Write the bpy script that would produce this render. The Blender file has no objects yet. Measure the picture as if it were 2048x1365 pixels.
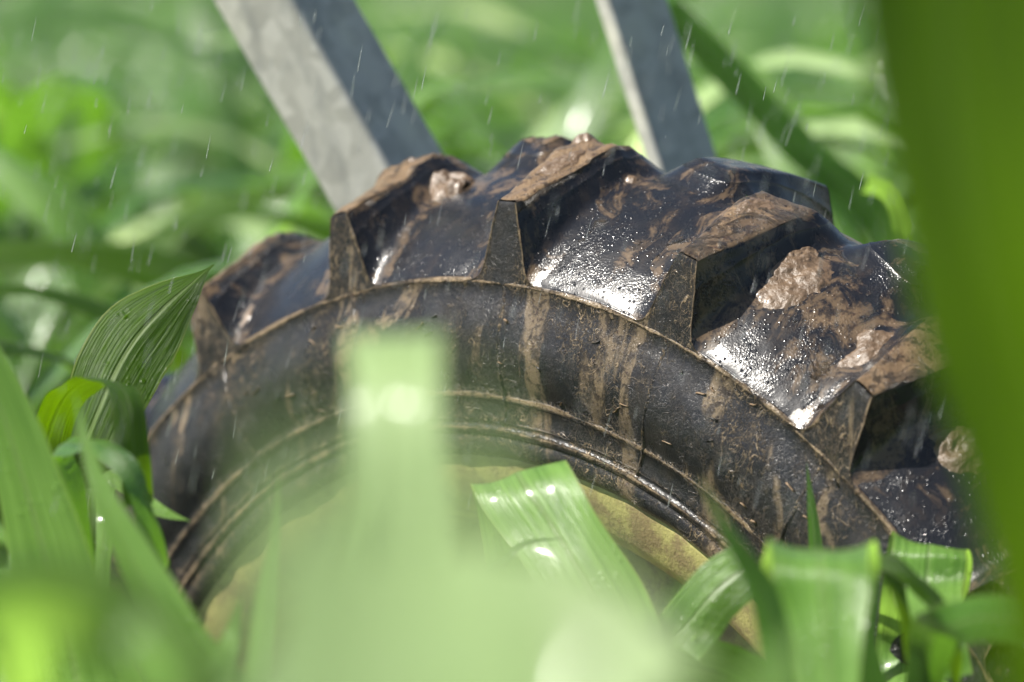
import bpy, math, random
from mathutils import Vector, Matrix, noise
R = math.radians
rnd = random.Random(7)
sc = bpy.context.scene
COL = sc.collection

# ------------------------------------------------------------------ camera, light, exposure
PITCH = R(10.13)
PSI = R(45.03)
D0 = 4.834
FPX = 200 / 36 * 2048
HUB_Z = 0.70
_up = -(2102.5 - 682.5) / FPX * D0
_x0 = (1036 - 1024) / FPX * D0
HUB = Vector((_x0, math.cos(PITCH) * D0 + math.sin(PITCH) * _up, HUB_Z))
CAM_H = HUB_Z - (-math.sin(PITCH) * D0 + math.cos(PITCH) * _up)
cam = bpy.data.cameras.new('camera')
cam.lens = 200
cam.sensor_width = 36
cam.clip_start = 0.05
cam.clip_end = 2000
cam.dof.use_dof = True
cam.dof.focus_distance = 4.63
cam.dof.aperture_fstop = 3.3
co = bpy.data.objects.new('camera', cam)
COL.objects.link(co)
co.location = (0, 0, CAM_H)
co.rotation_euler = (R(90) - PITCH, 0, 0)
sc.camera = co

SUN_EL, SUN_DIR = R(50), Vector((-0.998, -0.05, 0)).normalized()
S = Vector((SUN_DIR.x * math.cos(SUN_EL), SUN_DIR.y * math.cos(SUN_EL), math.sin(SUN_EL)))
w = bpy.data.worlds.new('World')
sc.world = w
w.use_nodes = True
nt = w.node_tree
bg = nt.nodes['Background']
sky = nt.nodes.new('ShaderNodeTexSky')
sky.sky_type = 'NISHITA'
sky.sun_disc = False
sky.sun_elevation = SUN_EL
sky.sun_rotation = math.atan2(S.x, S.y)
nt.links.new(sky.outputs[0], bg.inputs[0])
bg.inputs[1].default_value = 0.05
sun = bpy.data.lights.new('sun', 'SUN')
sun.energy = 5.0
sun.angle = R(0.5)
sun.color = (1.0, 0.95, 0.87)
so = bpy.data.objects.new('sun', sun)
COL.objects.link(so)
so.rotation_euler = S.to_track_quat('Z', 'Y').to_euler()
sc.view_settings.view_transform = 'Standard'
sc.view_settings.look = 'None'
sc.view_settings.gamma = 1
sc.view_settings.exposure = 1.2
sc.view_settings.use_curve_mapping = False
sc.render.engine = 'CYCLES'
sc.cycles.max_bounces = 8
sc.cycles.use_denoising = True


def unp(px, py, d):
    """world point seen at a photograph pixel (2048 wide) at forward distance d"""
    r = (px - 1024) / FPX * d
    up = -(py - 682.5) / FPX * d
    return Vector((r, math.cos(PITCH) * d + math.sin(PITCH) * up,
                   CAM_H - math.sin(PITCH) * d + math.cos(PITCH) * up))


RIGHT = Vector((1, 0, 0))
VIEW = Vector((0, math.cos(PITCH), -math.sin(PITCH)))
UPV = Vector((0, math.sin(PITCH), math.cos(PITCH)))


def sm(a, b, x):
    t = max(0, min(1, (x - a) / (b - a)))
    return t * t * (3 - 2 * t)


def gz(x, y):
    return 0.45 * (1 - sm(1.5, 4.0, y)) - 0.10 * max(0, min(y, 45) - 6) * sm(5, 8, y) + 0.02 * noise.noise(Vector((x * 2, y * 2, 0)))


# ------------------------------------------------------------------ node helper
class NT:
    def __init__(self, name):
        self.m = bpy.data.materials.new(name)
        self.m.use_nodes = True
        self.t = self.m.node_tree
        self.t.nodes.clear()
        self.out = self.t.nodes.new('ShaderNodeOutputMaterial')

    def n(self, typ, inputs=None, **kw):
        nd = self.t.nodes.new('ShaderNode' + typ)
        for k, v in kw.items():
            setattr(nd, k, v)
        for k, v in (inputs or {}).items():
            if hasattr(v, 'is_output') or isinstance(v, bpy.types.NodeSocket):
                self.t.links.new(v, nd.inputs[k])
            else:
                nd.inputs[k].default_value = v
        return nd

    def math(self, op, a, b=0.0, c=None, clamp=False):
        i = {0: a, 1: b}
        if c is not None:
            i[2] = c
        return self.n('Math', i, operation=op, use_clamp=clamp).outputs[0]

    def step(self, x, lo, hi):
        return self.n('MapRange', {0: x, 1: lo, 2: hi, 3: 0.0, 4: 1.0}, interpolation_type='SMOOTHSTEP').outputs[0]

    def mixc(self, f, a, b):
        nd = self.t.nodes.new('ShaderNodeMix')
        nd.data_type = 'RGBA'
        for idx, v in ((0, f), (6, a), (7, b)):
            if isinstance(v, bpy.types.NodeSocket):
                self.t.links.new(v, nd.inputs[idx])
            else:
                nd.inputs[idx].default_value = v if not isinstance(v, tuple) else (*v, 1)
        return nd.outputs[2]

    def mixf(self, f, a, b):
        nd = self.t.nodes.new('ShaderNodeMix')
        for idx, v in ((0, f), (2, a), (3, b)):
            if isinstance(v, bpy.types.NodeSocket):
                self.t.links.new(v, nd.inputs[idx])
            else:
                nd.inputs[idx].default_value = v
        return nd.outputs[0]

    def noise(self, vec, scale, detail=3, rough=.5, dist=0):
        return self.n('TexNoise', {'Vector': vec, 'Scale': scale, 'Detail': detail, 'Roughness': rough,
                                   'Distortion': dist}).outputs[0]

    def scalev(self, v, s):
        return self.n('VectorMath', {0: v, 1: s}, operation='MULTIPLY').outputs[0]

    def end(self, sh):
        self.t.links.new(sh, self.out.inputs[0])
        return self.m


def pos_node(b):
    return b.n('NewGeometry').outputs['Position']


# ------------------------------------------------------------------ materials
def mat_rubber(name, side):
    b = NT(name)
    P = pos_node(b)
    mud = b.n('Attribute', attribute_name='mud').outputs['Fac']
    streak = b.noise(b.scalev(P, (26, 26, 3.2)), 1.0, 4, .6, .4)
    blot = b.noise(b.scalev(P, (1, 1, .55)), 24, 9, .70, 1.0)
    fine = b.noise(P, 420, 3, .6)
    rub = b.mixc(b.noise(P, 9, 4), (.004, .0048, .0075), (.010, .0105, .013))
    if side:
        n1 = b.noise(b.scalev(P, (1, 1, .7)), 62, 3.0, .5, 1.8)
        worm1 = b.math('SUBTRACT', 1.0, b.step(b.math('ABSOLUTE', b.math('SUBTRACT', n1, .5)), .006, .026))
        n2 = b.noise(P, 260, 2, .5, 2.0)
        worm2 = b.math('SUBTRACT', 1.0, b.step(b.math('ABSOLUTE', b.math('SUBTRACT', n2, .5)), .01, .05))
        cover = b.step(b.math('ADD', b.noise(b.scalev(P, (11, 11, 5)), 1, 4, .6), b.math('MULTIPLY', mud, .35)), .46, .66)
        film = b.step(streak, .57, .64)
        m_w = b.math('MULTIPLY', b.math('MAXIMUM', worm1, b.math('MULTIPLY', worm2, .5)),
                     b.math('ADD', b.math('MULTIPLY', cover, .92), .08))
        m_f = b.math('MULTIPLY', film, .55)
        edge = b.step(b.math('ADD', mud, b.math('MULTIPLY', b.math('SUBTRACT', blot, .5), 1.6)), .55, .85)
        mask = b.math('MAXIMUM', b.math('MAXIMUM', b.math('MULTIPLY', m_w, .85), m_f), edge, clamp=True)
        thin = b.step(b.noise(b.scalev(P, (40, 40, 10)), 1, 4), .35, .75)
        mask = b.math('MAXIMUM', mask, b.math('MULTIPLY', thin, .05))
        h = b.math('ADD', b.math('MULTIPLY', m_w, 1.0), b.math('MULTIPLY', edge, 1.2))
        h = b.math('ADD', h, b.math('MULTIPLY', fine, .25))
        rough = b.mixf(mask, b.mixf(b.noise(P, 50, 4), .18, .42), .34)
        bd = .0011
    else:
        thick = b.step(b.math('ADD', b.math('MULTIPLY', mud, .62), b.math('MULTIPLY', blot, 1.0)), .84, .97)
        film = b.math('MULTIPLY', b.step(b.math('ADD', b.noise(b.scalev(P, (26, 26, 10)), 1, 9, .70, 1.1),
                                                b.math('MULTIPLY', mud, .34)), .60, .72), .60)
        haze = b.math('MULTIPLY', b.step(b.noise(b.scalev(P, (60, 60, 9)), 1, 5, .6), .45, .8), .13)
        mask = b.math('MAXIMUM', thick, b.math('MAXIMUM', film, haze), clamp=True)
        drops = b.n('TexVoronoi', {'Vector': P, 'Scale': 640.0, 'Randomness': 1.0}, feature='SMOOTH_F1')
        dr2 = b.n('TexVoronoi', {'Vector': P, 'Scale': 250.0, 'Randomness': 1.0})
        pick = b.step(b.n('SeparateColor', {0: dr2.outputs['Color']}).outputs[0], .66, .70)
        bead = b.math('MULTIPLY', pick, b.math('SQRT', b.math('SUBTRACT', 1.0, b.math('MULTIPLY', dr2.outputs['Distance'], 2.6), clamp=True)))
        dh = b.math('MULTIPLY', b.math('SUBTRACT', 1.0, b.step(drops.outputs[0], .05, .6)),
                    b.step(b.noise(P, 30, 3), .40, .68))
        h = b.math('ADD', b.math('MULTIPLY', thick, 1.6), b.math('ADD', b.math('MULTIPLY', dh, .24), b.math('MULTIPLY', bead, .55)))
        h = b.math('ADD', h, b.math('MULTIPLY', b.math('MULTIPLY', b.noise(P, 90, 5, .6), thick), 2.2))
        h = b.math('ADD', h, b.math('MULTIPLY', fine, .10))
        rough = b.mixf(mask, b.mixf(bead, b.mixf(b.noise(P, 35, 4), .15, .36), .12), .32)
        bd = .0011
    mudc = b.mixc(b.noise(P, 45, 5, .65), (.065, .042, .023) if not side else (.105, .078, .046), (.225, .152, .085) if not side else (.33, .245, .15))
    mudc = b.mixc(b.step(b.noise(P, 210, 3), .58, .70), mudc, (.055, .030, .018))
    mudc = b.mixc(b.math('MULTIPLY', b.step(b.noise(P, 80, 6, .7), .50, .60), .85), mudc, (.030, .021, .014))
    colr = b.mixc(mask, rub, mudc)
    bump = b.n('Bump', {'Height': h, 'Distance': bd * (1.5 if side else 1), 'Strength': 1.0}).outputs[0]
    p = b.n('BsdfPrincipled', {'Base Color': colr, 'Roughness': rough, 'Normal': bump, 'IOR': 1.5,
                               'Specular IOR Level': .32, 'Coat Weight': .12 if not side else .1, 'Coat Roughness': .08})
    b.t.links.new(bump, p.inputs['Coat Normal'])
    return b.end(p.outputs[0])


def mat_mud():
    b = NT('wet_mud')
    P = pos_node(b)
    c = b.mixc(b.noise(P, 60, 6, .65), (.055, .034, .019), (.165, .108, .062))
    h = b.math('ADD', b.noise(P, 80, 6, .6), b.math('MULTIPLY', b.noise(P, 300, 3), .2))
    bump = b.n('Bump', {'Height': h, 'Distance': .004, 'Strength': .8}).outputs[0]
    p = b.n('BsdfPrincipled', {'Base Color': c, 'Roughness': b.mixf(b.noise(P, 50, 3), .22, .60), 'Normal': bump,
                               'Coat Weight': .15, 'Coat Roughness': .12})
    return b.end(p.outputs[0])


def mat_rim():
    b = NT('rim_paint')
    P = pos_node(b)
    c = b.mixc(b.step(b.noise(P, 35, 6, .65), .42, .62), (.36, .33, .13), (.23, .18, .095))
    h = b.noise(P, 260, 4, .6)
    bump = b.n('Bump', {'Height': h, 'Distance': .001, 'Strength': .7}).outputs[0]
    p = b.n('BsdfPrincipled', {'Base Color': c, 'Roughness': .42, 'Normal': bump})
    return b.end(p.outputs[0])


def mat_steel():
    b = NT('galvanised_steel')
    P = pos_node(b)
    vor = b.n('TexVoronoi', {'Vector': P, 'Scale': 60.0}).outputs['Color']
    v = b.n('SeparateColor', {0: vor}).outputs[0]
    st = b.noise(b.scalev(P, (1, 1, .35)), 38, 6, .65)
    c = b.mixc(v, (.35, .35, .31), (.50, .50, .45))
    c = b.mixc(b.math('MULTIPLY', b.step(st, .48, .68), .5), c, (.22, .23, .22))
    c = b.mixc(b.math('MULTIPLY', b.step(b.noise(P, 11, 5, .6), .50, .72), .5), c, (.64, .64, .50))
    p = b.n('BsdfPrincipled', {'Base Color': c, 'Roughness': .5, 'Metallic': .05,
                               'Normal': b.n('Bump', {'Height': st, 'Distance': .001, 'Strength': .5}).outputs[0]})
    return b.end(p.outputs[0])


def mat_leaf(name, dark, light, trans, tfac, rough=.32, wet=0.35, spec=.5):
    b = NT(name)
    uv = b.n('TexCoord').outputs['UV']
    info = b.n('ObjectInfo')
    rn = info.outputs['Random']
    uvr = b.n('CombineXYZ', {0: b.math('MULTIPLY', rn, 57.0), 1: b.math('MULTIPLY', rn, 91.0), 2: 0.0}).outputs[0]
    q = b.n('VectorMath', {0: b.scalev(uv, (34, 1.3, 1)), 1: uvr}, operation='ADD').outputs[0]
    vein = b.noise(q, 1, 3, .6)
    q2 = b.n('VectorMath', {0: b.scalev(uv, (9, .9, 1)), 1: uvr}, operation='ADD').outputs[0]
    band = b.noise(q2, 1, 2)
    P = pos_node(b)
    u = b.n('SeparateXYZ', {0: uv}).outputs[0]
    rib = b.math('SUBTRACT', 1.0, b.step(b.math('ABSOLUTE', b.math('SUBTRACT', u, .5)), .012, .04))
    edge = b.step(b.math('ABSOLUTE', b.math('SUBTRACT', u, .5)), .475, .497)
    f = b.step(b.math('ADD', b.math('MULTIPLY', vein, .6), b.math('MULTIPLY', band, .4)), .36, .64)
    c = b.mixc(f, dark, light)
    c = b.mixc(b.math('MULTIPLY', rib, .6), c, (.20, .28, .10))
    c = b.mixc(b.math('MULTIPLY', edge, .5), c, (.28, .30, .08))
    drops = b.n('TexVoronoi', {'Vector': P, 'Scale': 170.0}, feature='SMOOTH_F1').outputs[0]
    dm = b.math('MULTIPLY', b.math('SUBTRACT', 1.0, b.step(drops, .08, .42)), b.step(b.noise(P, 28, 3), .5, .62))
    h = b.math('ADD', b.math('MULTIPLY', vein, 1.3), b.math('ADD', b.math('MULTIPLY', dm, .55), b.math('MULTIPLY', rib, -.8)))
    bump = b.n('Bump', {'Height': h, 'Distance': .0016, 'Strength': .8}).outputs[0]
    p = b.n('BsdfPrincipled', {'Base Color': c, 'Roughness': b.mixf(dm, rough, .12), 'Normal': bump,
                               'Coat Weight': wet, 'Coat Roughness': .12, 'Specular IOR Level': spec})
    tc = b.mixc(f, tuple(x * .75 for x in trans), trans)
    tr = b.n('BsdfTranslucent', {'Color': tc, 'Normal': bump})
    mx = b.n('MixShader', {0: tfac, 1: p.outputs[0], 2: tr.outputs[0]})
    return b.end(mx.outputs[0])


def mat_soil():
    b = NT('wet_soil')
    P = pos_node(b)
    c = b.mixc(b.noise(P, 9, 8, .65), (.035, .022, .014), (.10, .065, .04))
    bump = b.n('Bump', {'Height': b.noise(P, 25, 8, .7), 'Distance': .03, 'Strength': 1.0}).outputs[0]
    p = b.n('BsdfPrincipled', {'Base Color': c, 'Roughness': .6, 'Normal': bump})
    return b.end(p.outputs[0])


def mat_water():
    b = NT('water')
    p = b.n('BsdfPrincipled', {'Base Color': (.95, .97, 1, 1), 'Roughness': .05, 'IOR': 1.33, 'Transmission Weight': .75})
    return b.end(p.outputs[0])


M_TREAD = mat_rubber('muddy_tread_rubber', False)
M_SIDE = mat_rubber('muddy_sidewall_rubber', True)
M_MUD = mat_mud()
M_RIM = mat_rim()
M_STEEL = mat_steel()
M_LEAF = mat_leaf('corn_leaf', (.035, .100, .014), (.085, .195, .028), (.20, .46, .025), .38, .32, .25)
M_LEAFY = mat_leaf('young_corn_leaf', (.10, .215, .035), (.19, .345, .075), (.40, .70, .09), .48, .32, .3)
M_PALE = mat_leaf('sunlit_pale_corn_leaf', (.30, .43, .17), (.40, .54, .27), (.74, .92, .42), .50, .45, .10, .35)  # brighter copy of the corn leaf, sunlight put into its colours
M_LEAFD = mat_leaf('shaded_dark_corn_leaf', (.025, .07, .006), (.055, .125, .004), (.135, .27, .0), .50, .45, .0, .2)  # darker copy of the corn leaf, backlit and underside shade put into its colours
M_WETLEAF = mat_leaf('wet_pale_leaf', (.22, .31, .12), (.30, .40, .19), (.60, .76, .26), .40, .38, .3)
M_SOIL = mat_soil()
M_WATER = mat_water()


# ------------------------------------------------------------------ mesh helpers
def mesh(name, verts, faces, mats, smooth=True, mi=None, attr=None, uvs=None):
    me = bpy.data.meshes.new(name)
    me.from_pydata([tuple(v) for v in verts], [], faces)
    for m in (mats if isinstance(mats, (list, tuple)) else [mats]):
        me.materials.append(m)
    if smooth:
        me.polygons.foreach_set('use_smooth', [True] * len(me.polygons))
    if mi:
        me.polygons.foreach_set('material_index', mi)
    if attr is not None:
        a = me.attributes.new('mud', 'FLOAT', 'POINT')
        a.data.foreach_set('value', attr)
    if uvs is not None:
        l = me.uv_layers.new(name='UVMap')
        vi = [0] * len(me.loops)
        me.loops.foreach_get('vertex_index', vi)
        flat = []
        for i in vi:
            flat += uvs[i]
        l.data.foreach_set('uv', flat)
    me.update()
    return me


def link(name, me, parent=None):
    o = bpy.data.objects.new(name, me)
    COL.objects.link(o)
    if parent:
        o.parent = parent
    return o


def thing(name, label, cat, loc=(0, 0, 0), rz=0, group=None, me=None):
    o = link(name, me)
    o.location = loc
    o.rotation_euler = (0, 0, rz)
    o['label'] = label
    o['category'] = cat
    if group:
        o['group'] = group
    return o


# ------------------------------------------------------------------ ground and sky-side setting
vs, fs = [], []
xs = [-300, -80, -30] + [-14 + i * .5 for i in range(57)] + [30, 80, 300]
ys = [-60, -20, -5] + [i * .4 for i in range(0, 71)] + [32, 36, 40, 45, 80, 300]
for y in ys:
    for x in xs:
        vs.append((x, y, gz(x, y)))
nx = len(xs)
for j in range(len(ys) - 1):
    for i in range(nx - 1):
        a = j * nx + i
        fs.append((a, a + 1, a + 1 + nx, a + nx))
g = link('ground', mesh('ground', vs, fs, M_SOIL))
g['kind'] = 'structure'

# ------------------------------------------------------------------ the wheel
WID = 0.281
RS, RC = 0.660, 0.738
NL = 22
PH0, DPH = R(-34.15), 2 * math.pi / NL


def floor_r(wv):
    a = min(wv, WID - wv) / (WID / 2)
    a = max(0.0, min(1.0, a))
    return RS + (RC - RS) * math.sin(a * math.pi / 2) ** .8


def top_r(wv):
    a = max(0, min(1, (wv - .005) / .13))
    return .730 + .029 * math.sin(a * math.pi / 2)


def cyl(r, wv, ph):
    return Vector((r * math.sin(ph), wv, r * math.cos(ph)))


wheel = thing('drive_wheel', 'big black muddy rubber tyre with deep lugs rolling through corn on a yellow rim', 'wheel',
              HUB, -PSI)

# carcass: profile points (w, r, mud)
prof = []
# near sidewall from bead outwards
side = [(.012, .507, 0), (.004, .509, .1), (-.003, .513, .2), (-.0075, .518, .2), (-.0085, .524, .3), (-.007, .5285, .5), (-.0060, .530, .35),
        (-.0060, .5315, .3), (-.0082, .5335, .6), (-.0088, .5365, .85), (-.0078, .5385, .5), (-.0062, .5395, .25), (-.0062, .5420, .2),
        (-.0074, .5435, .65), (-.0072, .5455, .4), (-.0066, .549, .1), (-.0070, .555, 0), (-.0076, .5605, .2), (-.0093, .5625, .75), (-.0099, .5648, .9),
        (-.0094, .568, .3)]
prof += side
for k in range(1, 17):
    t = k / 17
    r = .568 + (.652 - .568) * t
    prof.append((-.0094 - .0115 * math.sin(t * math.pi) * (1 - .25 * t) + .0080 * t ** 1.5, r, 0))
prof += [(-.0014, .6550, .1), (-.0019, .6578, .6), (-.0017, .6598, .9), (-.0002, .6618, .8)]
n_side = len(prof) - 1
for k in range(1, 41):
    a = k / 40
    wv = WID / 2 * (1 - math.cos(a * math.pi / 2))
    wv = max(wv, .0003)
    prof.append((wv, floor_r(wv) + (.0015 if k < 3 else 0), .45 if k < 3 else 0.0))
half = list(prof)
for q in reversed(half[:-1]):
    prof.append((WID - q[0], q[1], q[2]))
n_prof = len(prof)
NS = 900
SMEAR = [(1, .045, .030, .012, .030, .9), (1, .060, .085, .02, .03, .9), (2, .160, .050, .012, .040, .95), (2, .165, .095, .03, .02, .8), (3, .060, .080, .045, .035, 1.0),
         (3, .110, .055, .045, .040, .75), (3, .165, .070, .035, .035, .85), (3, .20, .045, .02, .03, .9), (4, .08, .08, .06, .04, .9), (0, .045, .03, .02, .025, .9),
         (0, .09, .05, .04, .02, .5), (2, .06, .09, .03, .02, .5), (5, .05, .06, .04, .04, .8)]


def smear(ph, wv):
    m = 0
    for k, dp, wc, ru, rw, st in SMEAR:
        du = (ph - (PH0 + k * DPH + dp)) * .74
        if abs(du) < .15:
            m = max(m, st * math.exp(-(du / ru) ** 2 - ((wv - wc) / rw) ** 2))
    return m


vs, fs, at, mi = [], [], [], []
for i in range(NS):
    ph = 2 * math.pi * i / NS - math.pi
    for (wv, r, m) in prof:
        if .002 < wv < .18:
            m = max(m, .62 * smear(ph, wv))
        p = cyl(r, wv, ph)
        nn = noise.noise(p * 22)
        k = noise.noise(p * 60)
        rr = r + .0011 * nn * (1 if m < .1 else .5)
        ww = wv + (.0007 * k + .0008 * nn) * (1 if abs(wv - WID / 2) > .11 else 0)
        vs.append(cyl(rr, ww, ph))
        at.append(max(0, m + .25 * nn) if m > .1 else m)
for i in range(NS):
    a0, b0 = i * n_prof, ((i + 1) % NS) * n_prof
    for j in range(n_prof - 1):
        fs.append((a0 + j, b0 + j, b0 + j + 1, a0 + j + 1))
        mi.append(1 if (j < n_side or j >= n_prof - 1 - n_side) else 0)
tyre = link('tyre', mesh('tyre', vs, fs, [M_TREAD, M_SIDE], mi=mi, attr=at), wheel)


def lug_mesh(seed, muddy, lump, wide=.046):
    """muddy: mud on the top face 0..1; lump: metres of clod on the nose"""
    N1, MC = 34, 12
    rn = random.Random(seed)
    off = Vector((rn.random() * 90, rn.random() * 90, rn.random() * 90))
    u_lead = lambda t: .0105 + .004 * t + .003 * math.sin(t * 3.1)
    u_trail = lambda t: -.0105 - wide * .70 * t ** 1.15
    w0, w_lead, w_trail = .006, .136, .122
    verts, faces, mud, mi = [], [], [], []

    def put(u, wv, r, m):
        verts.append(cyl(r, wv, u / .74))
        mud.append(m)
        return len(verts) - 1

    def topz(u, wv, t):
        n = noise.fractal(Vector((u * 55, wv * 55, 0)) + off, 1.0, 2.0, 5)
        n2 = noise.noise(Vector((u * 14, wv * 14, 3)) + off)
        c = lump * math.exp(-((wv - .118) / .030) ** 2) * (1 + .4 * n)
        return top_r(wv) + muddy * (.0020 * n + .0022 * n2) + c

    grid = []
    for i in range(N1 + 1):
        t = i / N1
        row = []
        for j in range(MC + 1):
            s = j / MC
            u = u_trail(t) * (1 - s) + u_lead(t) * s
            wl = w_trail * (1 - s) + w_lead * s
            wv = w0 + (wl - w0) * t
            # rounded corner at trailing side of nose
            u += .008 * (1 - s) ** 3 * sm(.8, 1, t)
            edge = .0012 if (j in (0, MC) or i == N1) else 0
            row.append(put(u, wv, topz(u, wv, t) - edge, muddy * .95 + .05))
        grid.append(row)
    for i in range(N1):
        for j in range(MC):
            faces.append((grid[i][j], grid[i + 1][j], grid[i + 1][j + 1], grid[i][j + 1]))
            mi.append(0)
    # boundary: leading side from shoulder to nose, nose, trailing side back
    bnd = [grid[i][MC] for i in range(N1 + 1)] + [grid[N1][j] for j in range(MC - 1, -1, -1)] + \
          [grid[i][0] for i in range(N1 - 1, -1, -1)]
    UW = []
    for v in bnd:
        p = verts[v]
        UW.append((math.atan2(p.x, p.z) * .74, p.y, math.hypot(p.x, p.z)))
    nb = len(bnd)
    nrm = []
    for k in range(nb):
        a = UW[max(0, k - 2)]
        b = UW[min(nb - 1, k + 2)]
        du, dw = b[0] - a[0], b[1] - a[1]
        l = math.hypot(du, dw)
        nrm.append((dw / l, -du / l))      # outward (leading: +u)
    levels = [(.0, .0), (.035, .0008), (.10, .0022), (.20, .0042), (.30, .0064), (.325, .0074), (.36, .0076), (.48, .0098), (.60, .0122),
              (.72, .0145), (.82, .0168), (.90, .0200), (.94, .0235), (.97, .0280), (.99, .0335), (1.003, .041), (1.02, .052)]
    prev = bnd
    ring0 = [bnd[0]]
    ring1 = [bnd[-1]]
    for li, (z, o) in enumerate(levels[1:]):
        cur = []
        for k in range(nb):
            u, wv, r = UW[k]
            nu, nw = nrm[k]
            nosek = sm(N1 - 8, N1 + 2, k) * (1 - sm(N1 + MC - 2, N1 + MC + 8, k))
            oo = o * (1 + .75 * nosek)
            un, wn = u + nu * oo, wv + nw * oo
            if k == 0 or k == nb - 1:
                wn = w0 * (1 - z) - .0006
            else:
                wn = max(wn, w0 * (1 - z) - .0006 + .0002)
            fr = floor_r(wn)
            if k in (0, nb - 1):
                fr = RS
            rr = r + (fr - r) * z
            n = noise.fractal(Vector((un * 40, wn * 40, rr * 40)) + off, 1.0, 2.0, 4)
            d = (.0004 + .0008 * muddy) * n
            if k not in (0, nb - 1):
                un += nu * d * 1.4
                rr += d * .5
            seam = .10 if li == 4 else 0
            cur.append(put(un, wn, rr, (.12 + .15 * muddy if z < .9 else .38) + seam + (.3 * muddy if z < .12 else 0)))
        for k in range(nb - 1):
            faces.append((prev[k], prev[k + 1], cur[k + 1], cur[k]))
            mi.append(0)
        prev = cur
        ring0.append(cur[0])
        ring1.append(cur[-1])
    # end face at the shoulder
    cols = []
    for a, b in zip(ring0, ring1):
        pa, pb = verts[a], verts[b]
        row = [None] * 9
        for j in range(9):
            s = j / 8
            p = pa.lerp(pb, s)
            bul = .0008 * noise.noise(p * 90 + off) - .0004
            verts.append(Vector((p.x, p.y - .0004 + bul, p.z)))
            mud.append(.80 if j in (0, 8) else .22)
            row[j] = len(verts) - 1
        cols.append(row)
    for i in range(len(cols) - 1):
        for j in range(8):
            faces.append((cols[i][j], cols[i + 1][j], cols[i + 1][j + 1], cols[i][j + 1]))
            mi.append(1)
    # tiny bridging strip between walls and end face
    for i in range(len(cols) - 1):
        faces.append((ring0[i], ring0[i + 1], cols[i + 1][0], cols[i][0]))
        mi.append(1)
        faces.append((cols[i][8], cols[i + 1][8], ring1[i + 1], ring1[i]))
        mi.append(1)
    me = mesh('tread_lug', verts, faces, [M_TREAD, M_SIDE], mi=mi, attr=mud)
    # sharp crease where top meets walls
    import bmesh
    bm = bmesh.new()
    bm.from_mesh(me)
    bmesh.ops.recalc_face_normals(bm, faces=bm.faces)
    for e in bm.edges:
        if len(e.link_faces) == 2 and e.calc_face_angle(0) > R(38):
            e.smooth = False
    bm.to_mesh(me)
    bm.free()
    return me


base_lug = lug_mesh(3, .35, 0)
special = {0: lug_mesh(11, 1.0, .012), 1: lug_mesh(12, 1.0, .010), 2: lug_mesh(13, 1.0, .006),
           3: lug_mesh(14, .62, .001), 4: lug_mesh(15, .8, .002), 5: lug_mesh(16, .6, 0)}
special_far = {1: lug_mesh(31, .7, .006), 2: lug_mesh(32, .25, 0), 3: lug_mesh(33, .3, 0)}
for k in range(NL):
    o = link('tread_lug', special.get(k, base_lug), tyre)
    o.rotation_euler = (0, PH0 + k * DPH, 0)
for k in range(NL):
    me = special_far.get(k, base_lug)
    key = me.name + '_mir'
    m2 = bpy.data.meshes.get(key)
    if not m2:
        m2 = me.copy()
        m2.name = key
        m2.transform(Matrix.Translation((0, WID, 0)) @ Matrix.Scale(-1, 4, (0, 1, 0)))
        m2.flip_normals()
    o = link('tread_lug', m2, tyre)
    o.rotation_euler = (0, PH0 + (k + .5) * DPH, 0)

# raised mould ribs running down the sidewall from each lug
side_prof = [(q[1], q[0]) for q in half[:n_side + 1]]


def side_w(r):
    for (r0, w0), (r1, w1) in zip(side_prof, side_prof[1:]):
        if r0 <= r <= r1 and r1 > r0:
            return w0 + (w1 - w0) * (r - r0) / (r1 - r0)
    return side_prof[-1][1]


vs, fs, at = [], [], []
NR = 40
for i in range(NR + 1):
    t = i / NR
    r = .659 + (.540 - .659) * t
    ph = R(.1) + .012 * math.sin(t * 2.6) + .0015 * noise.noise(Vector((0, r * 60, 0)))
    wv = side_w(r)
    for du, dw in ((-.0026, .001), (-.0010, -.0011), (.0005, -.0011), (.0024, .0008)):
        vs.append(cyl(r, wv + dw, ph + du / r))
        at.append(.62 if abs(du) > .002 else .5)
for i in range(NR):
    for j in range(3):
        a = i * 4 + j
        fs.append((a, a + 4, a + 5, a + 1))
rib_me = mesh('sidewall_rib', vs, fs, M_SIDE, attr=at)
for k in range(NL):
    o = link('sidewall_rib', rib_me, tyre)
    o.rotation_euler = (0, PH0 + k * DPH, 0)


# mud clods as raised, lumpy patches lying on the rubber
def mud_patch(phc, wc, ru, rw, h, seed, base='floor', skew=0.0):
    off = Vector((seed * 3.1, seed * 7.7, seed))
    n = 64
    vs, fs = [], []
    for i in range(n + 1):
        for j in range(n + 1):
            a, c = i / n * 2 - 1, j / n * 2 - 1
            u, wv = a * ru + skew * c * rw, wc + c * rw
            q = Vector((u * 60, wv * 60, 0)) + off
            nz = noise.fractal(q, 1.0, 2.0, 5)
            lob = noise.noise(q * .45)
            fine = noise.fractal(q * 3.1, 1.0, 2.0, 3)
            d = math.sqrt(a * a + c * c) * 1.12 + .42 * lob + .22 * nz
            f = max(-1, 1 - d * d)
            lump = .38 + .75 * noise.noise(q * 1.0 + off) + .30 * abs(noise.noise(q * 2.1 + off))
            hh = h * (f ** .8 if f > 0 else f * 1.2) * (.35 + 1.15 * lump) + (.0007 * fine if f > 0 else 0)
            r0 = floor_r(wv) if base == 'floor' else top_r(wv) - .001
            vs.append(cyl(r0 + hh, wv, phc + u / .74))
    for i in range(n):
        for j in range(n):
            k = i * (n + 1) + j
            fs.append((k, k + n + 1, k + n + 2, k + 1))
    link('mud_clod', mesh('mud_clod', vs, fs, M_MUD), tyre)


def LP(k):
    return PH0 + k * DPH


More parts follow.
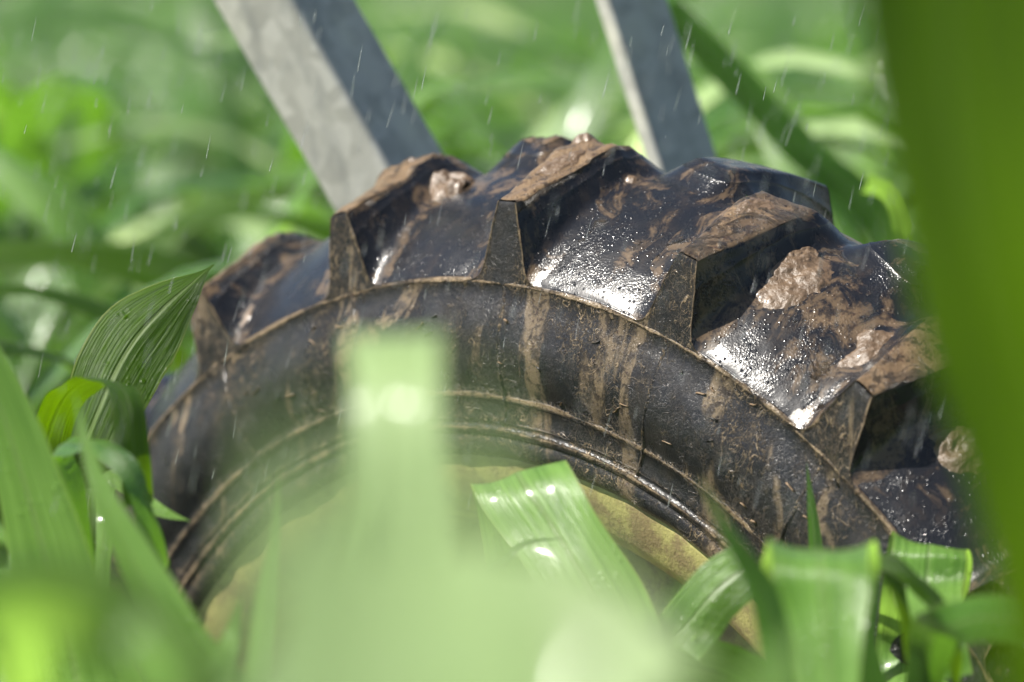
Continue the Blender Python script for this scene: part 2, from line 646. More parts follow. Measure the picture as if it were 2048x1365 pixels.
mud_patch(LP(1) + .050, .100, .028, .024, .016, 1)
mud_patch(LP(1) + .030, .062, .012, .030, .006, 2)
mud_patch(LP(0) + .040, .026, .012, .016, .008, 3)
mud_patch(LP(3) + .060, .088, .046, .030, .0065, 25)
mud_patch(LP(3) + .045, .100, .020, .020, .009, 26)
mud_patch(LP(3) + .075, .060, .030, .020, .003, 6)
mud_patch(LP(4) - .045, .075, .040, .032, .007, 7)
mud_patch(LP(4) + .07, .11, .05, .03, .011, 8)
mud_patch(LP(4) + .10, .062, .03, .02, .006, 9)
mud_patch(LP(2) - .030, .128, .018, .016, .012, 10, 'top')
mud_patch(LP(2) - .012, .085, .014, .030, .005, 11, 'top')
mud_patch(LP(1) - .025, .118, .022, .020, .011, 12, 'top')
mud_patch(LP(0) - .022, .118, .026, .022, .012, 13, 'top')
mud_patch(LP(2) + .045, .115, .014, .012, .008, 14)
mud_patch(LP(2) + .006, .140, .016, .012, .010, 15)
mud_patch(LP(3) - .022, .095, .018, .024, .004, 16, 'top')
mud_patch(LP(5) + .05, .06, .03, .02, .012, 17)


# scraps of straw and chaff stuck to the wet sidewall
M_STRAW = NT('straw')
_p = M_STRAW.n('BsdfPrincipled', {'Base Color': (.16, .105, .055, 1), 'Roughness': .5})
M_STRAW = M_STRAW.end(_p.outputs[0])
M_CHAR = NT('dark_chaff')
_p = M_CHAR.n('BsdfPrincipled', {'Base Color': (.012, .010, .008, 1), 'Roughness': .4})
M_CHAR = M_CHAR.end(_p.outputs[0])
_keep, rnd = rnd, random.Random(5)
for k in range(34):
    ph, r = R(rnd.uniform(-32, 34)), rnd.uniform(.572, .655)
    ln, th, an = rnd.uniform(.004, .011), rnd.uniform(.0005, .0010), rnd.uniform(-.8, .8)
    vs = []
    for i in range(4):
        t = i / 3 - .5
        for dx, dy in ((0, -.0016), (1, .0004), (-1, .0004)):
            rr = r + ln * t * math.sin(an) + th * dx * math.cos(an)
            uu = ln * t * math.cos(an) + .0012 * math.sin(i * 1.7 + k) - th * dx * math.sin(an)
            vs.append(cyl(rr, side_w(r) + dy, ph + uu / r))
    fs = [(i * 3 + a, i * 3 + (a + 1) % 3, i * 3 + 3 + (a + 1) % 3, i * 3 + 3 + a) for i in range(3) for a in range(3)] + [(0, 2, 1), (9, 10, 11)]
    link('straw_scrap', mesh('straw_scrap', vs, fs, M_STRAW if k % 3 else M_CHAR), tyre)
rnd = _keep


# rim
def lathe(name, pr, m, parent, n=160):
    vs, fs = [], []
    for i in range(n):
        for (wv, r) in pr:
            vs.append(cyl(r, wv, 2 * math.pi * i / n))
    L = len(pr)
    for i in range(n):
        a, c = i * L, ((i + 1) % n) * L
        for j in range(L - 1):
            fs.append((a + j, c + j, c + j + 1, a + j + 1))
    return link(name, mesh(name, vs, fs, m), parent)


rim = lathe('rim', [(.006, .512), (.002, .5165), (-.001, .5155), (-.0005, .508), (.004, .495), (.010, .475), (.020, .462), (.04, .455),
                    (.055, .451), (.07, .448), (.14, .446), (.2, .448), (.22, .485), (.26, .497), (.285, .508), (.286, .514), (.27, .51)], M_RIM, wheel)
lathe('wheel_disc', [(.105, .447), (.10, .40), (.075, .33), (.07, .22), (.085, .15), (.085, .0005)], M_RIM, rim)
lathe('hub', [(.084, .11), (.03, .105), (.02, .09), (.018, .0005)], M_STEEL, wheel, 48)
for k in range(8):
    a = k * math.pi / 4
    vs, fs = [], []
    for ring in (.072, .052):
        for j in range(6):
            vs.append((.018 * math.cos(j * math.pi / 3), ring, .018 * math.sin(j * math.pi / 3)))
    fs = [(j, (j + 1) % 6, 6 + (j + 1) % 6, 6 + j) for j in range(6)] + [tuple(range(6, 12))]
    bo = link('wheel_bolt', mesh('wheel_bolt', vs, fs, M_STEEL, smooth=False), rim)
    bo.location = (.19 * math.cos(a), 0, .19 * math.sin(a))


# ------------------------------------------------------------------ steel tower behind the wheel
def tube(name, p0, p1, size, ang, parent, rb=.006, size2=None, m=None):
    ax = (p1 - p0).normalized()
    e1 = ax.cross(VIEW).normalized()
    e2 = e1.cross(ax).normalized()
    c, s = math.cos(ang), math.sin(ang)
    f1, f2 = e1 * c + e2 * s, e2 * c - e1 * s
    hx, hy = size / 2, (size2 or size) / 2
    sec = []
    for qx, qy, a0 in ((1, 1, 0), (-1, 1, 90), (-1, -1, 180), (1, -1, 270)):
        for k in range(4):
            a = R(a0 + k * 30)
            sec.append((qx * (hx - rb) + rb * math.cos(a), qy * (hy - rb) + rb * math.sin(a)))
    n = 24
    vs, fs = [], []
    for i in range(n + 1):
        p = p0.lerp(p1, i / n)
        for x, y in sec:
            vs.append(p + f1 * x + f2 * y)
    L = len(sec)
    for i in range(n):
        for j in range(L):
            a, b2 = i * L + j, i * L + (j + 1) % L
            fs.append((a, b2, b2 + L, a + L))
    fs.append(tuple(range(L)))
    fs.append(tuple(range(n * L, n * L + L)))
    return link(name, mesh(name, vs, fs, m or M_STEEL), parent)


tower = thing('irrigation_tower', 'galvanised steel frame with two slanted grey legs rising behind the muddy tyre', 'steel frame')
dl = 5.22
L_top, L_bot = unp(430 - 110, -420, dl), unp(1010, 660, dl)
L_dir = (unp(778, 360, dl) - unp(570, 0, dl)).normalized()
lc = unp(672, 180, dl)
tube('steel_leg', lc - L_dir * 1.5, lc + L_dir * .42, .083, R(-40), tower)
dr = 5.30
R_dir = (unp(1367, 330, dr) - unp(1262, 0, dr)).normalized()
rc = unp(1315, 165, dr)
tube('steel_leg', rc - R_dir * 1.5, rc + R_dir * .50, .020, R(-57), tower, .003, .066)
pa, pb = lc + L_dir * .40, rc + R_dir * .47
dd = (pb - pa).normalized()
tube('base_beam', pa - dd * .04, pb + dd * .25, .10, R(5), tower)

# ------------------------------------------------------------------ corn
def crom(P, n):
    out = []
    m = len(P) - 1
    for i in range(n + 1):
        x = i / n * m
        k = min(int(x), m - 1)
        t = x - k
        p0 = P[k - 1] if k > 0 else P[0] * 2 - P[1]
        p1, p2 = P[k], P[k + 1]
        p3 = P[k + 2] if k + 2 <= m else P[m] * 2 - P[m - 1]
        out.append(.5 * ((2 * p1) + (-p0 + p2) * t + (2 * p0 - 5 * p1 + 4 * p2 - p3) * t * t + (-p0 + 3 * p1 - 3 * p2 + p3) * t ** 3))
    return out


def wprof(t):
    return min(1, .50 + 1.9 * t) * max(0, 1 - t ** 2.4) ** .8


def leaf_geo(P, sides, width, n=26, m=8, fold=.22, ripple=.05, seed=0, wp=wprof, curl=0.0):
    """P centre points, sides = width direction at each control point"""
    C = crom(P, n)
    Sd = crom(sides, n)
    vs, fs, uv = [], [], []
    L = sum((C[i + 1] - C[i]).length for i in range(n))
    acc = 0
    for i in range(n + 1):
        t = i / n
        T = (C[min(n, i + 1)] - C[max(0, i - 1)]).normalized()
        s = Sd[i] - T * Sd[i].dot(T)
        s = s.normalized()
        N = s.cross(T)
        ww = width * wp(t) * .5 * (1 + .035 * noise.noise(Vector((t * 9, seed * 3.1, width * 40))))
        if i:
            acc += (C[i] - C[i - 1]).length
        for j in range(m + 1):
            a = j / m * 2 - 1
            rp = ripple * ww * math.sin(acc / width * 3.2 + seed + (1.7 if a > 0 else 0)) * a * a * 1.6
            z = ww * (fold * abs(a) + curl * a * a) + rp
            vs.append(C[i] + s * (a * ww * math.cos(fold * .6)) + N * z)
            uv.append((j / m, acc / L * 3))
    for i in range(n):
        for j in range(m):
            a = i * (m + 1) + j
            fs.append((a, a + m + 1, a + m + 2, a + 1))
    return vs, fs, uv


def stem_geo(P, r0, r1, n=14, m=8):
    C = crom(P, n)
    vs, fs = [], []
    for i in range(n + 1):
        T = (C[min(n, i + 1)] - C[max(0, i - 1)]).normalized()
        e1 = T.cross(Vector((.3, 1, .1))).normalized()
        e2 = T.cross(e1)
        r = r0 + (r1 - r0) * i / n
        if i % 4 == 0:
            r *= 1.12
        for j in range(m):
            a = 2 * math.pi * j / m
            vs.append(C[i] + e1 * r * math.cos(a) + e2 * r * math.sin(a))
    for i in range(n):
        for j in range(m):
            a, b2 = i * m + j, i * m + (j + 1) % m
            fs.append((a, b2, b2 + m, a + m))
    return vs, fs, [(.2, v.z) for v in vs]


def make_plant_geo(seed, H, nleaf, arch=1.0, lw=.075, n=16, m=4):
    rn = random.Random(seed)
    parts = []
    az0 = rn.uniform(0, 6.28)
    lean = Vector((rn.uniform(-.05, .05), rn.uniform(-.05, .05), 0))
    parts.append(('stem', stem_geo([Vector((0, 0, -.05)), lean * .3 + Vector((0, 0, H * .35)), lean + Vector((0, 0, H * .72))], .014, .006, 8, 6)))
    for k in range(nleaf):
        f = k / (nleaf - 1)
        z0 = H * (.12 + .56 * f)
        az = az0 + math.pi * (k % 2) + rn.uniform(-.5, .5)
        d = Vector((math.cos(az), math.sin(az), 0))
        Ln = H * (.55 + .35 * math.sin(f * 3.0)) * rn.uniform(.85, 1.15)
        el = R(rn.uniform(48, 66) + 16 * f)
        droop = arch * rn.uniform(.7, 1.25) * (1.15 - .55 * f)
        P = [lean * f + Vector((0, 0, z0))]
        seg = Ln / 5
        e = el
        for q in range(5):
            P.append(P[-1] + (d * math.cos(e) + Vector((0, 0, math.sin(e)))) * seg)
            e -= droop * (.28 + .16 * q)
        sd = Vector((-d.y, d.x, 0))
        tw = rn.uniform(-.5, .5)
        sides = [(sd * math.cos(tw * q / 5) + Vector((0, 0, 1)) * math.sin(tw * q / 5)) for q in range(6)]
        parts.append(('leaf', leaf_geo(P, sides, lw * rn.uniform(.8, 1.15), n, m, .25, .12, rn.uniform(0, 6))))
    return parts


variants = []
for k in range(7):
    pg = make_plant_geo(100 + k, .95 + .05 * (k % 4), 11, 1.0, .052, 16, 6)
    variants.append([(nm, mesh('corn_' + nm, *gmt[:2], (M_LEAFY if (k % 3 == 1 and nm == 'leaf') else M_LEAF), uvs=gmt[2])) for nm, gmt in pg])

wide = []
for k in range(5):
    pg = make_plant_geo(500 + k, 1.0, 9, 1.1, .074, 20, 6)
    wide.append([(nm, mesh('corn_' + nm, *gmt[:2], ([M_LEAFY, M_LEAF, M_LEAFD, M_LEAFD, M_PALE][k] if nm == 'leaf' else M_LEAF), uvs=gmt[2])) for nm, gmt in pg])

BG = {'left': 'blurred green corn plant in the field left of the slanted steel legs',
      'mid': 'blurred green corn plant in the field seen between the two steel legs',
      'right': 'blurred green corn plant in the field right of the steel legs',
      'low': 'corn plant standing in the shade under and beside the big tyre'}


def in_wheel(x, y, marg=.16):
    lx, ly = x - HUB.x, y - HUB.y
    c, s = math.cos(-PSI), math.sin(-PSI)
    a = lx * c + ly * s
    b2 = -lx * s + ly * c
    return abs(a) < .80 + marg and -.06 - marg < b2 < .32 + marg


spots = []
y = 5.75
while y < 12.5:
    halfw = (1024 / FPX) * y
    x = -halfw - .35
    while x < halfw + .35:
        spots.append((x + rnd.uniform(-.06, .06), y + rnd.uniform(-.08, .08)))
        x += .25
    y += .42 if y < 9 else .55
spots = [s for s in spots if not in_wheel(*s)]


def place(var, x, y, rz, s, label, group):
    o = thing('corn_plant', label, 'corn plant', (x, y, gz(x, y)), rz, group)
    o.scale = (s, s, s)
    for nm, me in var:
        link(nm, me, o)
    return o


for (x, y) in spots:
    px = 1024 + FPX * x / y
    zone = 'left' if px < 620 else ('mid' if px < 1290 else 'right')
    if y < 6.3 and 780 < px < 1700 and rnd.random() < .5:
        continue
    place(wide[rnd.randrange(5)] if (rnd.random() < (.75 if y < 7 else .4)) else variants[rnd.randrange(7)], x, y, rnd.uniform(0, 6.28), rnd.uniform(1.0, 1.3) if y < 9.5 else rnd.uniform(.95, 1.2),
          BG[zone].replace('blurred green', 'leafy blurred' if y < 7.7 else 'far blurred').replace('in the field', 'close behind the tyre' if y < 7.7 else 'deep in the field'),
          ('nearer' if y < 7.7 else 'farther') + ' blurred corn plants ' + {'left': 'left of the steel legs', 'mid': 'between the steel legs', 'right': 'right of the steel legs'}[zone])

# the wider field as one mass: low detail plants outside the view cone
vs, fs, uv = [], [], []
tmpl = [make_plant_geo(300 + k, .95, 7, 1.0, .08, 6, 2) for k in range(5)]
tm = []
for t in tmpl:
    a, b2, c = [], [], []
    for nm, (v, f, u) in t:
        o0 = len(a)
        a += v
        b2 += [tuple(i + o0 for i in q) for q in f]
        c += u
    tm.append((a, b2, c))
yy = -3.0
while yy < 44:
    xx = -9.0
    lim = 9 if yy < 17 else 6
    if xx < -lim:
        xx = -lim
    while xx < lim:
        x, y = xx + rnd.uniform(-.08, .08), yy + rnd.uniform(-.1, .1)
        xx += .42 if yy < 12 else .36
        hw = (1024 / FPX) * max(y, 0) + .42
        if (0 < y < 12.7 and abs(x) < hw) or in_wheel(x, y) or (abs(x) < .8 and y < 1.2 and y > -1):
            continue
        if y < 4.8 and abs(x) < .9:
            continue
        v, f, u = tm[rnd.randrange(5)]
        mm = Matrix.Translation((x, y, gz(x, y))) @ Matrix.Rotation(rnd.uniform(0, 6.28), 4, 'Z') @ Matrix.Scale(rnd.uniform(.85, 1.1), 4)
        o0 = len(vs)
        vs += [mm @ q for q in v]
        fs += [tuple(i + o0 for i in q) for q in f]
        uv += u
    yy += .62 if yy < 12 else .5
fld = link('corn_field', mesh('corn_field', vs, fs, M_LEAF, uvs=uv))
fld['kind'] = 'stuff'
fld['label'] = 'green mass of young corn covering the field all around'
fld['category'] = 'corn field'


# ---- individual plants in front: leaves described by centre line and facing
def hero(label, stem_px, stem_d, leaves, group=None, mat=M_LEAF):
    """stem_px: x pixel where the stem stands at distance stem_d; leaves: dicts"""
    base = unp(stem_px, 1500, stem_d)
    bx, by = base.x, base.y
    z0 = gz(bx, by)
    o = thing('corn_plant', label, 'corn plant', (bx, by, z0), 0, group)
    org = Vector((bx, by, z0))
    top = z0 + .3
    for lf in leaves:
        pts = [unp(a, b2, d) for (a, b2, d) in lf['p']]
        att = lf.get('att', .28)       # metres below the first point where the blade leaves the stem
        if lf.get('join', True):
            za = max(z0 + .15, pts[0].z - att)
            root = Vector((bx, by, za))
            top = max(top, za)
            midp = root.lerp(pts[0], .5) + Vector((0, 0, .25 * att))
            P = [root, midp] + pts
            nj = 2
        else:
            P = pts
            nj = 0
        an = lf.get('a', 0)
        if not isinstance(an, (list, tuple)):
            an = [an] * len(pts)
        an = [an[0]] * nj + list(an)
        sides = []
        prevs = None
        for i in range(len(P)):
            T = (P[min(len(P) - 1, i + 1)] - P[max(0, i - 1)]).normalized()
            ref = lf.get('side')
            if ref:
                s0 = RIGHT * ref[0] + UPV * ref[1] + VIEW * ref[2]
                s0 = (s0 - T * s0.dot(T)).normalized()
                v0 = T.cross(s0)
            else:
                Tp = T - VIEW * T.dot(VIEW)
                Tp = Tp.normalized() if Tp.length > .05 else UPV
                s0 = Tp.cross(VIEW).normalized()
                v0 = VIEW
            s = s0 * math.cos(R(an[i])) + v0 * math.sin(R(an[i]))
            if prevs is not None and s.dot(prevs) < 0:
                s = -s
            sides.append(s)
            prevs = s
        dm = sum(q[2] for q in lf['p']) / len(lf['p'])
        wd = lf['w'] / FPX * dm
        me = mesh('corn_leaf_blade', *(lambda q: (q[0], q[1]))(
            leaf_geo([q - org for q in P], sides, wd, lf.get('n', 40), 10, lf.get('fold', .22), lf.get('rip', .05),
                     lf.get('seed', 1), lf.get('wp', wprof), lf.get('curl', 0))), lf.get('m', mat),
            uvs=leaf_geo([q - org for q in P], sides, wd, lf.get('n', 40), 10, lf.get('fold', .22), lf.get('rip', .05),
                         lf.get('seed', 1), lf.get('wp', wprof), lf.get('curl', 0))[2])
        link('leaf', me, o)
    sg = stem_geo([Vector((0, 0, -.05)), Vector((.004, 0, (top - z0) * .5)), Vector((0, 0, top - z0 + .02))], .014, .008)
    link('stem', mesh('corn_stem', sg[0], sg[1], M_LEAF, uvs=sg[2]), o)
    return o


full = lambda t: min(1, .7 + t) * (1 - max(0, t - .55) ** 2 * 3.0 if t < .98 else .3)
even = lambda t: min(1, .6 + 2 * t) * (1 - .25 * t)
spear = lambda t: max(0.02, min(1, .45 + 1.0 * t) * max(0, 1 - t ** 1.6))

# left side, beside the tyre
hero('corn plant left of tyre whose dark pointed leaf reaches up to the first lug', 150, 4.45, [
    dict(p=[(150, 960, 4.5), (205, 800, 4.52), (262, 690, 4.54), (325, 618, 4.55), (385, 565, 4.56), (427, 529, 4.57)], w=175, a=[20, 15, 10, 10, 20, 50],
         m=M_LEAFD, att=.2, rip=.06, wp=lambda t: max(.02, min(1, .5 + 1.0 * t) * (1 - sm(.58, 1.0, t) * .97))),
    dict(p=[(95, 900, 4.5), (128, 800, 4.48), (175, 764, 4.42), (225, 762, 4.36), (256, 800, 4.32), (268, 900, 4.3), (280, 1010, 4.3)],
         w=105, side=(.75, -.15, .65), m=M_LEAFD, att=.2, wp=even, fold=.10),
])
hero('corn plant by the left of tyre with small pale leaf tip pointing right', 200, 4.4, [
    dict(p=[(110, 905, 4.35), (165, 888, 4.3), (225, 900, 4.26), (272, 960, 4.24), (300, 1040, 4.24), (330, 1140, 4.25)], w=85, side=(.45, .3, .85),
         m=M_LEAF, att=.2, wp=even),
    dict(p=[(220, 960, 4.45), (290, 1005, 4.4), (335, 1028, 4.36), (380, 1042, 4.34)], w=62, a=20, m=M_LEAFY, att=.12, wp=spear),
])
hero('corn plant with a broad striped leaf crossing the lower left corner', 60, 4.0, [
    dict(p=[(160, 1420, 4.2), (112, 1200, 4.2), (58, 1000, 4.2), (5, 830, 4.2), (-70, 640, 4.2)], w=340, a=42, m=M_LEAFY, att=.15, fold=.12, rip=.03,
         wp=lambda t: max(.05, 1 - .75 * t ** 1.6)),
    dict(p=[(440, 1440, 3.9), (350, 1270, 3.92), (270, 1130, 3.94), (205, 1000, 3.96), (170, 890, 3.98), (150, 790, 4.0)], w=260, a=40, m=M_LEAFY, att=.15,
         wp=lambda t: max(.02, 1 - t ** .85)),
])
hero('near corn plant with big blurred dark leaf arching over the bottom left corner', 60, 2.9, [
    dict(p=[(-80, 1170, 2.9), (60, 1140, 2.85), (200, 1175, 2.8), (330, 1270, 2.75), (430, 1400, 2.7)], w=150, side=(.3, .5, .8), m=M_LEAFD, att=.1, wp=even),
    dict(p=[(-60, 1290, 2.6), (90, 1240, 2.6), (230, 1290, 2.6), (350, 1400, 2.55)], w=190, a=-40, m=M_LEAFY, att=.1, wp=even),
])
hero('corn plant with slim upright leaf in front of the tyre left of centre', 520, 3.7, [
    dict(p=[(500, 1400, 3.6), (515, 1230, 3.6), (535, 1080, 3.6), (548, 935, 3.6)], w=95, a=38, m=M_LEAFY, att=.15, wp=spear),
    dict(p=[(420, 1400, 3.8), (455, 1290, 3.9), (480, 1190, 3.9)], w=110, a=20, m=M_LEAFY, att=.15, wp=spear),
])
# centre
hero('near pale corn plant with tall blurred leaf folded over at its top before the tyre', 760, 3.0, [
    dict(p=[(770, 1500, 3.15), (772, 1150, 3.12), (776, 850, 3.1), (780, 700, 3.06), (785, 668, 3.0), (790, 720, 2.95), (795, 860, 2.92), (800, 1100, 2.9), (800, 1300, 2.9)],
         w=200, side=(.87, 0, -.5), m=M_PALE, att=.2, fold=.14, rip=.05, curl=-.12, n=60, wp=lambda t: 1.0 - .1 * t),
    dict(p=[(640, 1400, 2.9), (690, 1100, 2.9), (700, 900, 2.9)], w=230, a=35, m=M_PALE, att=.2, wp=spear),
])
hero('nearest corn plant, a pale out-of-focus veil at the bottom centre', 860, 1.9, [
    dict(p=[(720, 1550, 1.8), (880, 1450, 1.8), (1020, 1360, 1.8), (1150, 1280, 1.8), (1250, 1210, 1.8)], w=300, side=(-.37, .675, .633), m=M_WETLEAF, att=.1, wp=even, fold=.05),
])
hero('corn plant whose wet leaf droops down-right in front of the yellow rim', 930, 4.4, [
    dict(p=[(1090, 1400, 4.46), (1075, 1150, 4.46), (1046, 1000, 4.45), (1034, 945, 4.42), (1050, 972, 4.39), (1110, 1060, 4.36), (1190, 1190, 4.32), (1255, 1330, 4.3)],
         w=205, side=(.88, .42, -.2), m=M_LEAFY, att=.15, fold=.14, rip=.14, curl=-.15, seed=3, n=80, wp=lambda t: min(1, .5 + 1.6 * t) * (1 - .12 * t + .03 * math.sin(21 * t))),
    dict(p=[(1010, 1120, 4.3), (1050, 1085, 4.3), (1130, 1075, 4.3)], w=30, a=20, m=M_LEAF, att=.1, wp=spear),
])
hero('corn plant with a blurred narrow leaf tip crossing the tyre bead right of centre', 1540, 3.75, [
    dict(p=[(1560, 1400, 3.8), (1530, 1200, 3.8), (1460, 1075, 3.8), (1398, 955, 3.8)], w=110, a=15, m=M_LEAF, att=.15, wp=spear),
])
hero('corn plant with a thin sharp green spike pointing up against the sidewall', 1640, 4.35, [
    dict(p=[(1650, 1300, 4.42), (1632, 1120, 4.42), (1622, 1010, 4.42), (1613, 925, 4.42)], w=72, a=35, m=M_LEAF, att=.15, wp=lambda t: max(.01, 1 - t ** 1.4)),
    dict(p=[(1340, 1320, 4.3), (1385, 1240, 4.3), (1440, 1175, 4.3), (1500, 1130, 4.3)], w=150, a=12, m=M_LEAFY, att=.12, join=True, wp=even),
])
hero('corn plant with broad blurred leaf folded flat over at lower right of the tyre', 1600, 3.95, [
    dict(p=[(1660, 1500, 4.1), (1650, 1250, 4.08), (1645, 1120, 4.04), (1640, 1098, 3.98), (1640, 1125, 3.92), (1650, 1230, 3.9), (1665, 1400, 3.88)],
         w=265, side=(.9, -.05, -.42), m=M_LEAFY, att=.15, fold=.16, rip=.16, curl=-.16, n=70, wp=lambda t: 1.0 - .5 * t * t + .035 * math.sin(17 * t)),
])
hero('corn plant with droplet-covered leaf bent sharply over below the right side of tyre', 1830, 4.15, [
    dict(p=[(1830, 1330, 4.44), (1850, 1180, 4.41), (1858, 1110, 4.39), (1860, 1088, 4.37), (1858, 1106, 4.345), (1855, 1180, 4.33), (1870, 1270, 4.24), (1890, 1360, 4.23)],
         w=180, side=(.97, -.07, -.25), m=M_LEAFY, att=.15, fold=.14, rip=.15, n=80, curl=-.15, seed=2, wp=lambda t: 1 - .4 * t * t + .03 * math.sin(19 * t)),
    dict(p=[(1755, 1115, 4.15), (1815, 1145, 4.13), (1875, 1205, 4.12), (1912, 1285, 4.1), (1915, 1380, 4.1)], w=72, side=(.4, .35, .85), m=M_LEAFD,
         att=.1, wp=even),
    dict(p=[(1890, 1260, 4.0), (1960, 1235, 3.95), (2050, 1250, 3.9), (2130, 1300, 3.9)], w=110, a=35, m=M_LEAF, att=.1, wp=even),
])
# right side, close to the lens
hero('tall near corn plant blurring the upper right of view', 1900, 2.75, [
    dict(p=[(2080, 1500, 2.75), (2060, 1150, 2.75), (2010, 800, 2.75), (1950, 500, 2.75), (1905, 200, 2.76), (1880, -200, 2.78)], w=440, a=-46, m=M_LEAFD, att=.2, fold=.1,
         wp=lambda t: .35 + .65 * sm(.25, .85, t)),
])
hero('tall nearest corn plant, dark green blur along the right edge', 2060, 1.9, [
    dict(p=[(2180, 1700, 1.9), (2140, 1250, 1.9), (2110, 800, 1.9), (2090, 350, 1.9), (2060, -200, 1.92)], w=400, a=-50, m=M_LEAFD, att=.2, fold=.1, wp=lambda t: 1.0),
])
# just behind the tyre, right
hero('corn plant behind tyre with a long dark leaf slanting past the right steel leg', 1850, 5.9, [
    dict(p=[(1800, 520, 5.9), (1720, 400, 5.9), (1600, 300, 5.9), (1440, 130, 5.9), (1330, 20, 5.9)], w=90, a=25, m=M_LEAF, att=.3, wp=even),
])
hero('near corn plant whose blurred leaf tip shows at the bottom, right of centre', 1560, 2.5, [dict(p=[(1500, 1500, 2.5), (1560, 1350, 2.5), (1640, 1240, 2.5)], w=260, a=15, m=M_LEAFY, att=.15, wp=spear)])
hero('blurred corn plant low in front of the rim, right of the drooping wet leaf', 1300, 3.0, [dict(p=[(1290, 1380, 3.0), (1340, 1250, 3.0), (1400, 1150, 3.0)], w=260, a=38, m=M_LEAF, att=.15, wp=spear)])
hero('nearest corn plant, a see-through green blur over the left of the tyre', 690, 1.5, [dict(p=[(700, 1560, 1.5), (660, 1150, 1.5), (610, 780, 1.5)], w=560, a=48, fold=.3, m=M_PALE, att=.1, wp=spear)])
hero('pale corn plant with broad blurred leaves arching across the bottom of the view', 880, 2.4, [dict(p=[(560, 1560, 2.5), (700, 1330, 2.45), (900, 1240, 2.4), (1110, 1260, 2.35), (1300, 1400, 2.3)], w=360, a=28, m=M_PALE, att=.1, wp=even), dict(p=[(1100, 1560, 2.2), (1180, 1330, 2.2), (1230, 1200, 2.2)], w=420, a=38, m=M_PALE, att=.1, wp=spear)])
hero('blurred dark corn plant at the lower right edge under the tall near leaf', 2060, 2.2, [dict(p=[(2040, 1650, 2.2), (2020, 1300, 2.2), (2060, 1000, 2.2)], w=240, a=-45, m=M_LEAFD, att=.2, wp=spear)])
hero('corn plant right behind the tyre with a curled pale leaf end', 1840, 5.5, [dict(p=[(1812, 520, 5.5), (1806, 440, 5.48), (1780, 385, 5.45), (1735, 370, 5.42)], w=52, a=25, m=M_LEAFY, att=.3, wp=even)])
hero('corn plant behind the left side of the tyre, one pale upright leaf showing', 225, 5.6, [dict(p=[(235, 1000, 5.6), (262, 900, 5.6), (300, 800, 5.6), (335, 700, 5.6)], w=110, a=10, m=M_LEAFY, att=.3, wp=spear)])
hero('very near pale corn plant washing out the lower left half of the wheel', 800, 1.7, [
    dict(p=[(640, 1560, 1.7), (560, 1300, 1.7), (540, 1080, 1.7), (560, 760, 1.7)], w=480, a=50, fold=.32, m=M_PALE, att=.1, wp=spear),
    dict(p=[(830, 1560, 1.65), (850, 1250, 1.65), (900, 1040, 1.65), (960, 720, 1.65)], w=720, a=50, fold=.32, m=M_PALE, att=.1, wp=spear),
    dict(p=[(720, 1560, 1.75), (740, 1250, 1.75), (760, 800, 1.75)], w=560, a=48, fold=.32, m=M_PALE, att=.1, wp=spear),
    dict(p=[(1050, 1560, 1.6), (1090, 1250, 1.6), (1150, 980, 1.6)], w=520, a=46, fold=.32, m=M_PALE, att=.1, wp=spear)])
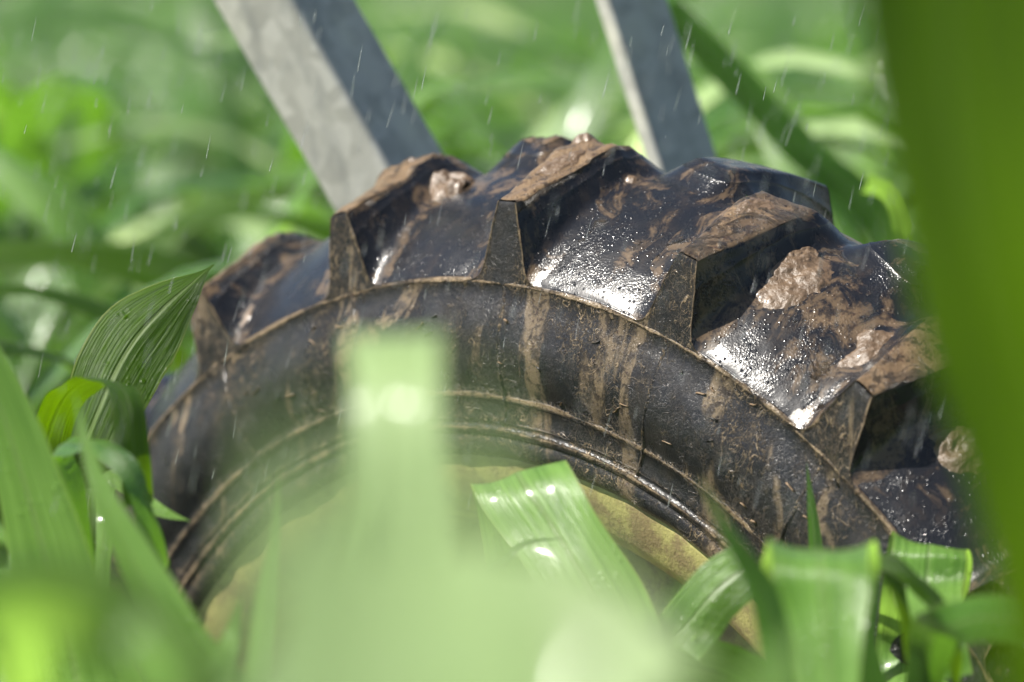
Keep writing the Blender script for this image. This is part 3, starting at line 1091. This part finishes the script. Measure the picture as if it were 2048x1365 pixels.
# random low plants filling the front below the leaves listed above
low = [(430, 3.5), (620, 3.4), (980, 3.3), (1180, 3.5), (1380, 3.3), (1740, 3.4), (1960, 3.3), (160, 3.3), (300, 2.9), (1350, 2.8), (1100, 2.7), (700, 2.5), (1900, 2.6),
       (-60, 3.6), (2120, 3.6), (880, 3.7)]
LOWL = ['out of focus low corn plant in front of the left half of the rim',
        'out of focus low corn plant in front of the right half of the rim']
for px, d in low:
    p = unp(px, 1300, d)
    z = gz(p.x, p.y)
    target_top = unp(px, 1275 + rnd.uniform(0, 60), d).z
    s = (target_top - z) / 1.62
    place(variants[rnd.randrange(7)], p.x, p.y, rnd.uniform(0, 6.28), s, LOWL[0 if px < 900 else 1],
          'blurred corn plants low in front of the tyre, ' + ('left' if px < 900 else 'right'))

# ------------------------------------------------------------------ falling water
vs, fs = [], []
for k in range(900):
    d = rnd.choice((rnd.uniform(3.6, 4.5), rnd.uniform(4.2, 5.6), rnd.uniform(4.6, 7)))
    p = unp(rnd.uniform(-40, 2090), rnd.uniform(-20, 1000), d)
    ln = rnd.uniform(.008, .026)
    r = rnd.uniform(.00018, .00036)
    ax = Vector((-.22 + rnd.uniform(-.08, .08), rnd.uniform(-.1, .1), -1)).normalized()
    e1 = ax.cross(VIEW).normalized()
    e2 = ax.cross(e1)
    o0 = len(vs)
    for (t, q) in ((0, .1), (.3, .6), (.7, 1), (.93, .75), (1, .1)):
        for j in range(5):
            a = j * 2 * math.pi / 5
            vs.append(p + ax * ln * t + (e1 * math.cos(a) + e2 * math.sin(a)) * r * q)
    for i in range(4):
        for j in range(5):
            a, b2 = o0 + i * 5 + j, o0 + i * 5 + (j + 1) % 5
            fs.append((a, b2, b2 + 5, a + 5))
rain = link('falling_water', mesh('falling_water', vs, fs, M_WATER))
rain['kind'] = 'stuff'
rain['label'] = 'fine slanting drops of sprayed water falling over tyre and corn'
rain['category'] = 'water spray'

# ------------------------------------------------------------------ fine spray hanging in the air
def mat_haze():
    b = NT('spray_haze')
    v = b.n('VolumePrincipled', {'Color': (.93, 1.0, .92, 1), 'Density': .0012, 'Anisotropy': .2})
    b.t.links.new(v.outputs[0], b.out.inputs[1])
    return b.m


x0, x1, y0, y1, z0, z1 = -302, 302, -62, 302, -8, CAM_H + .6
vs = [(x, y, z) for z in (z0, z1) for y in (y0, y1) for x in (x0, x1)]
fs = [(0, 2, 3, 1), (4, 5, 7, 6), (0, 1, 5, 4), (2, 6, 7, 3), (0, 4, 6, 2), (1, 3, 7, 5)]
hz = link('haze', mesh('haze', vs, fs, mat_haze(), smooth=False))
hz['kind'] = 'stuff'
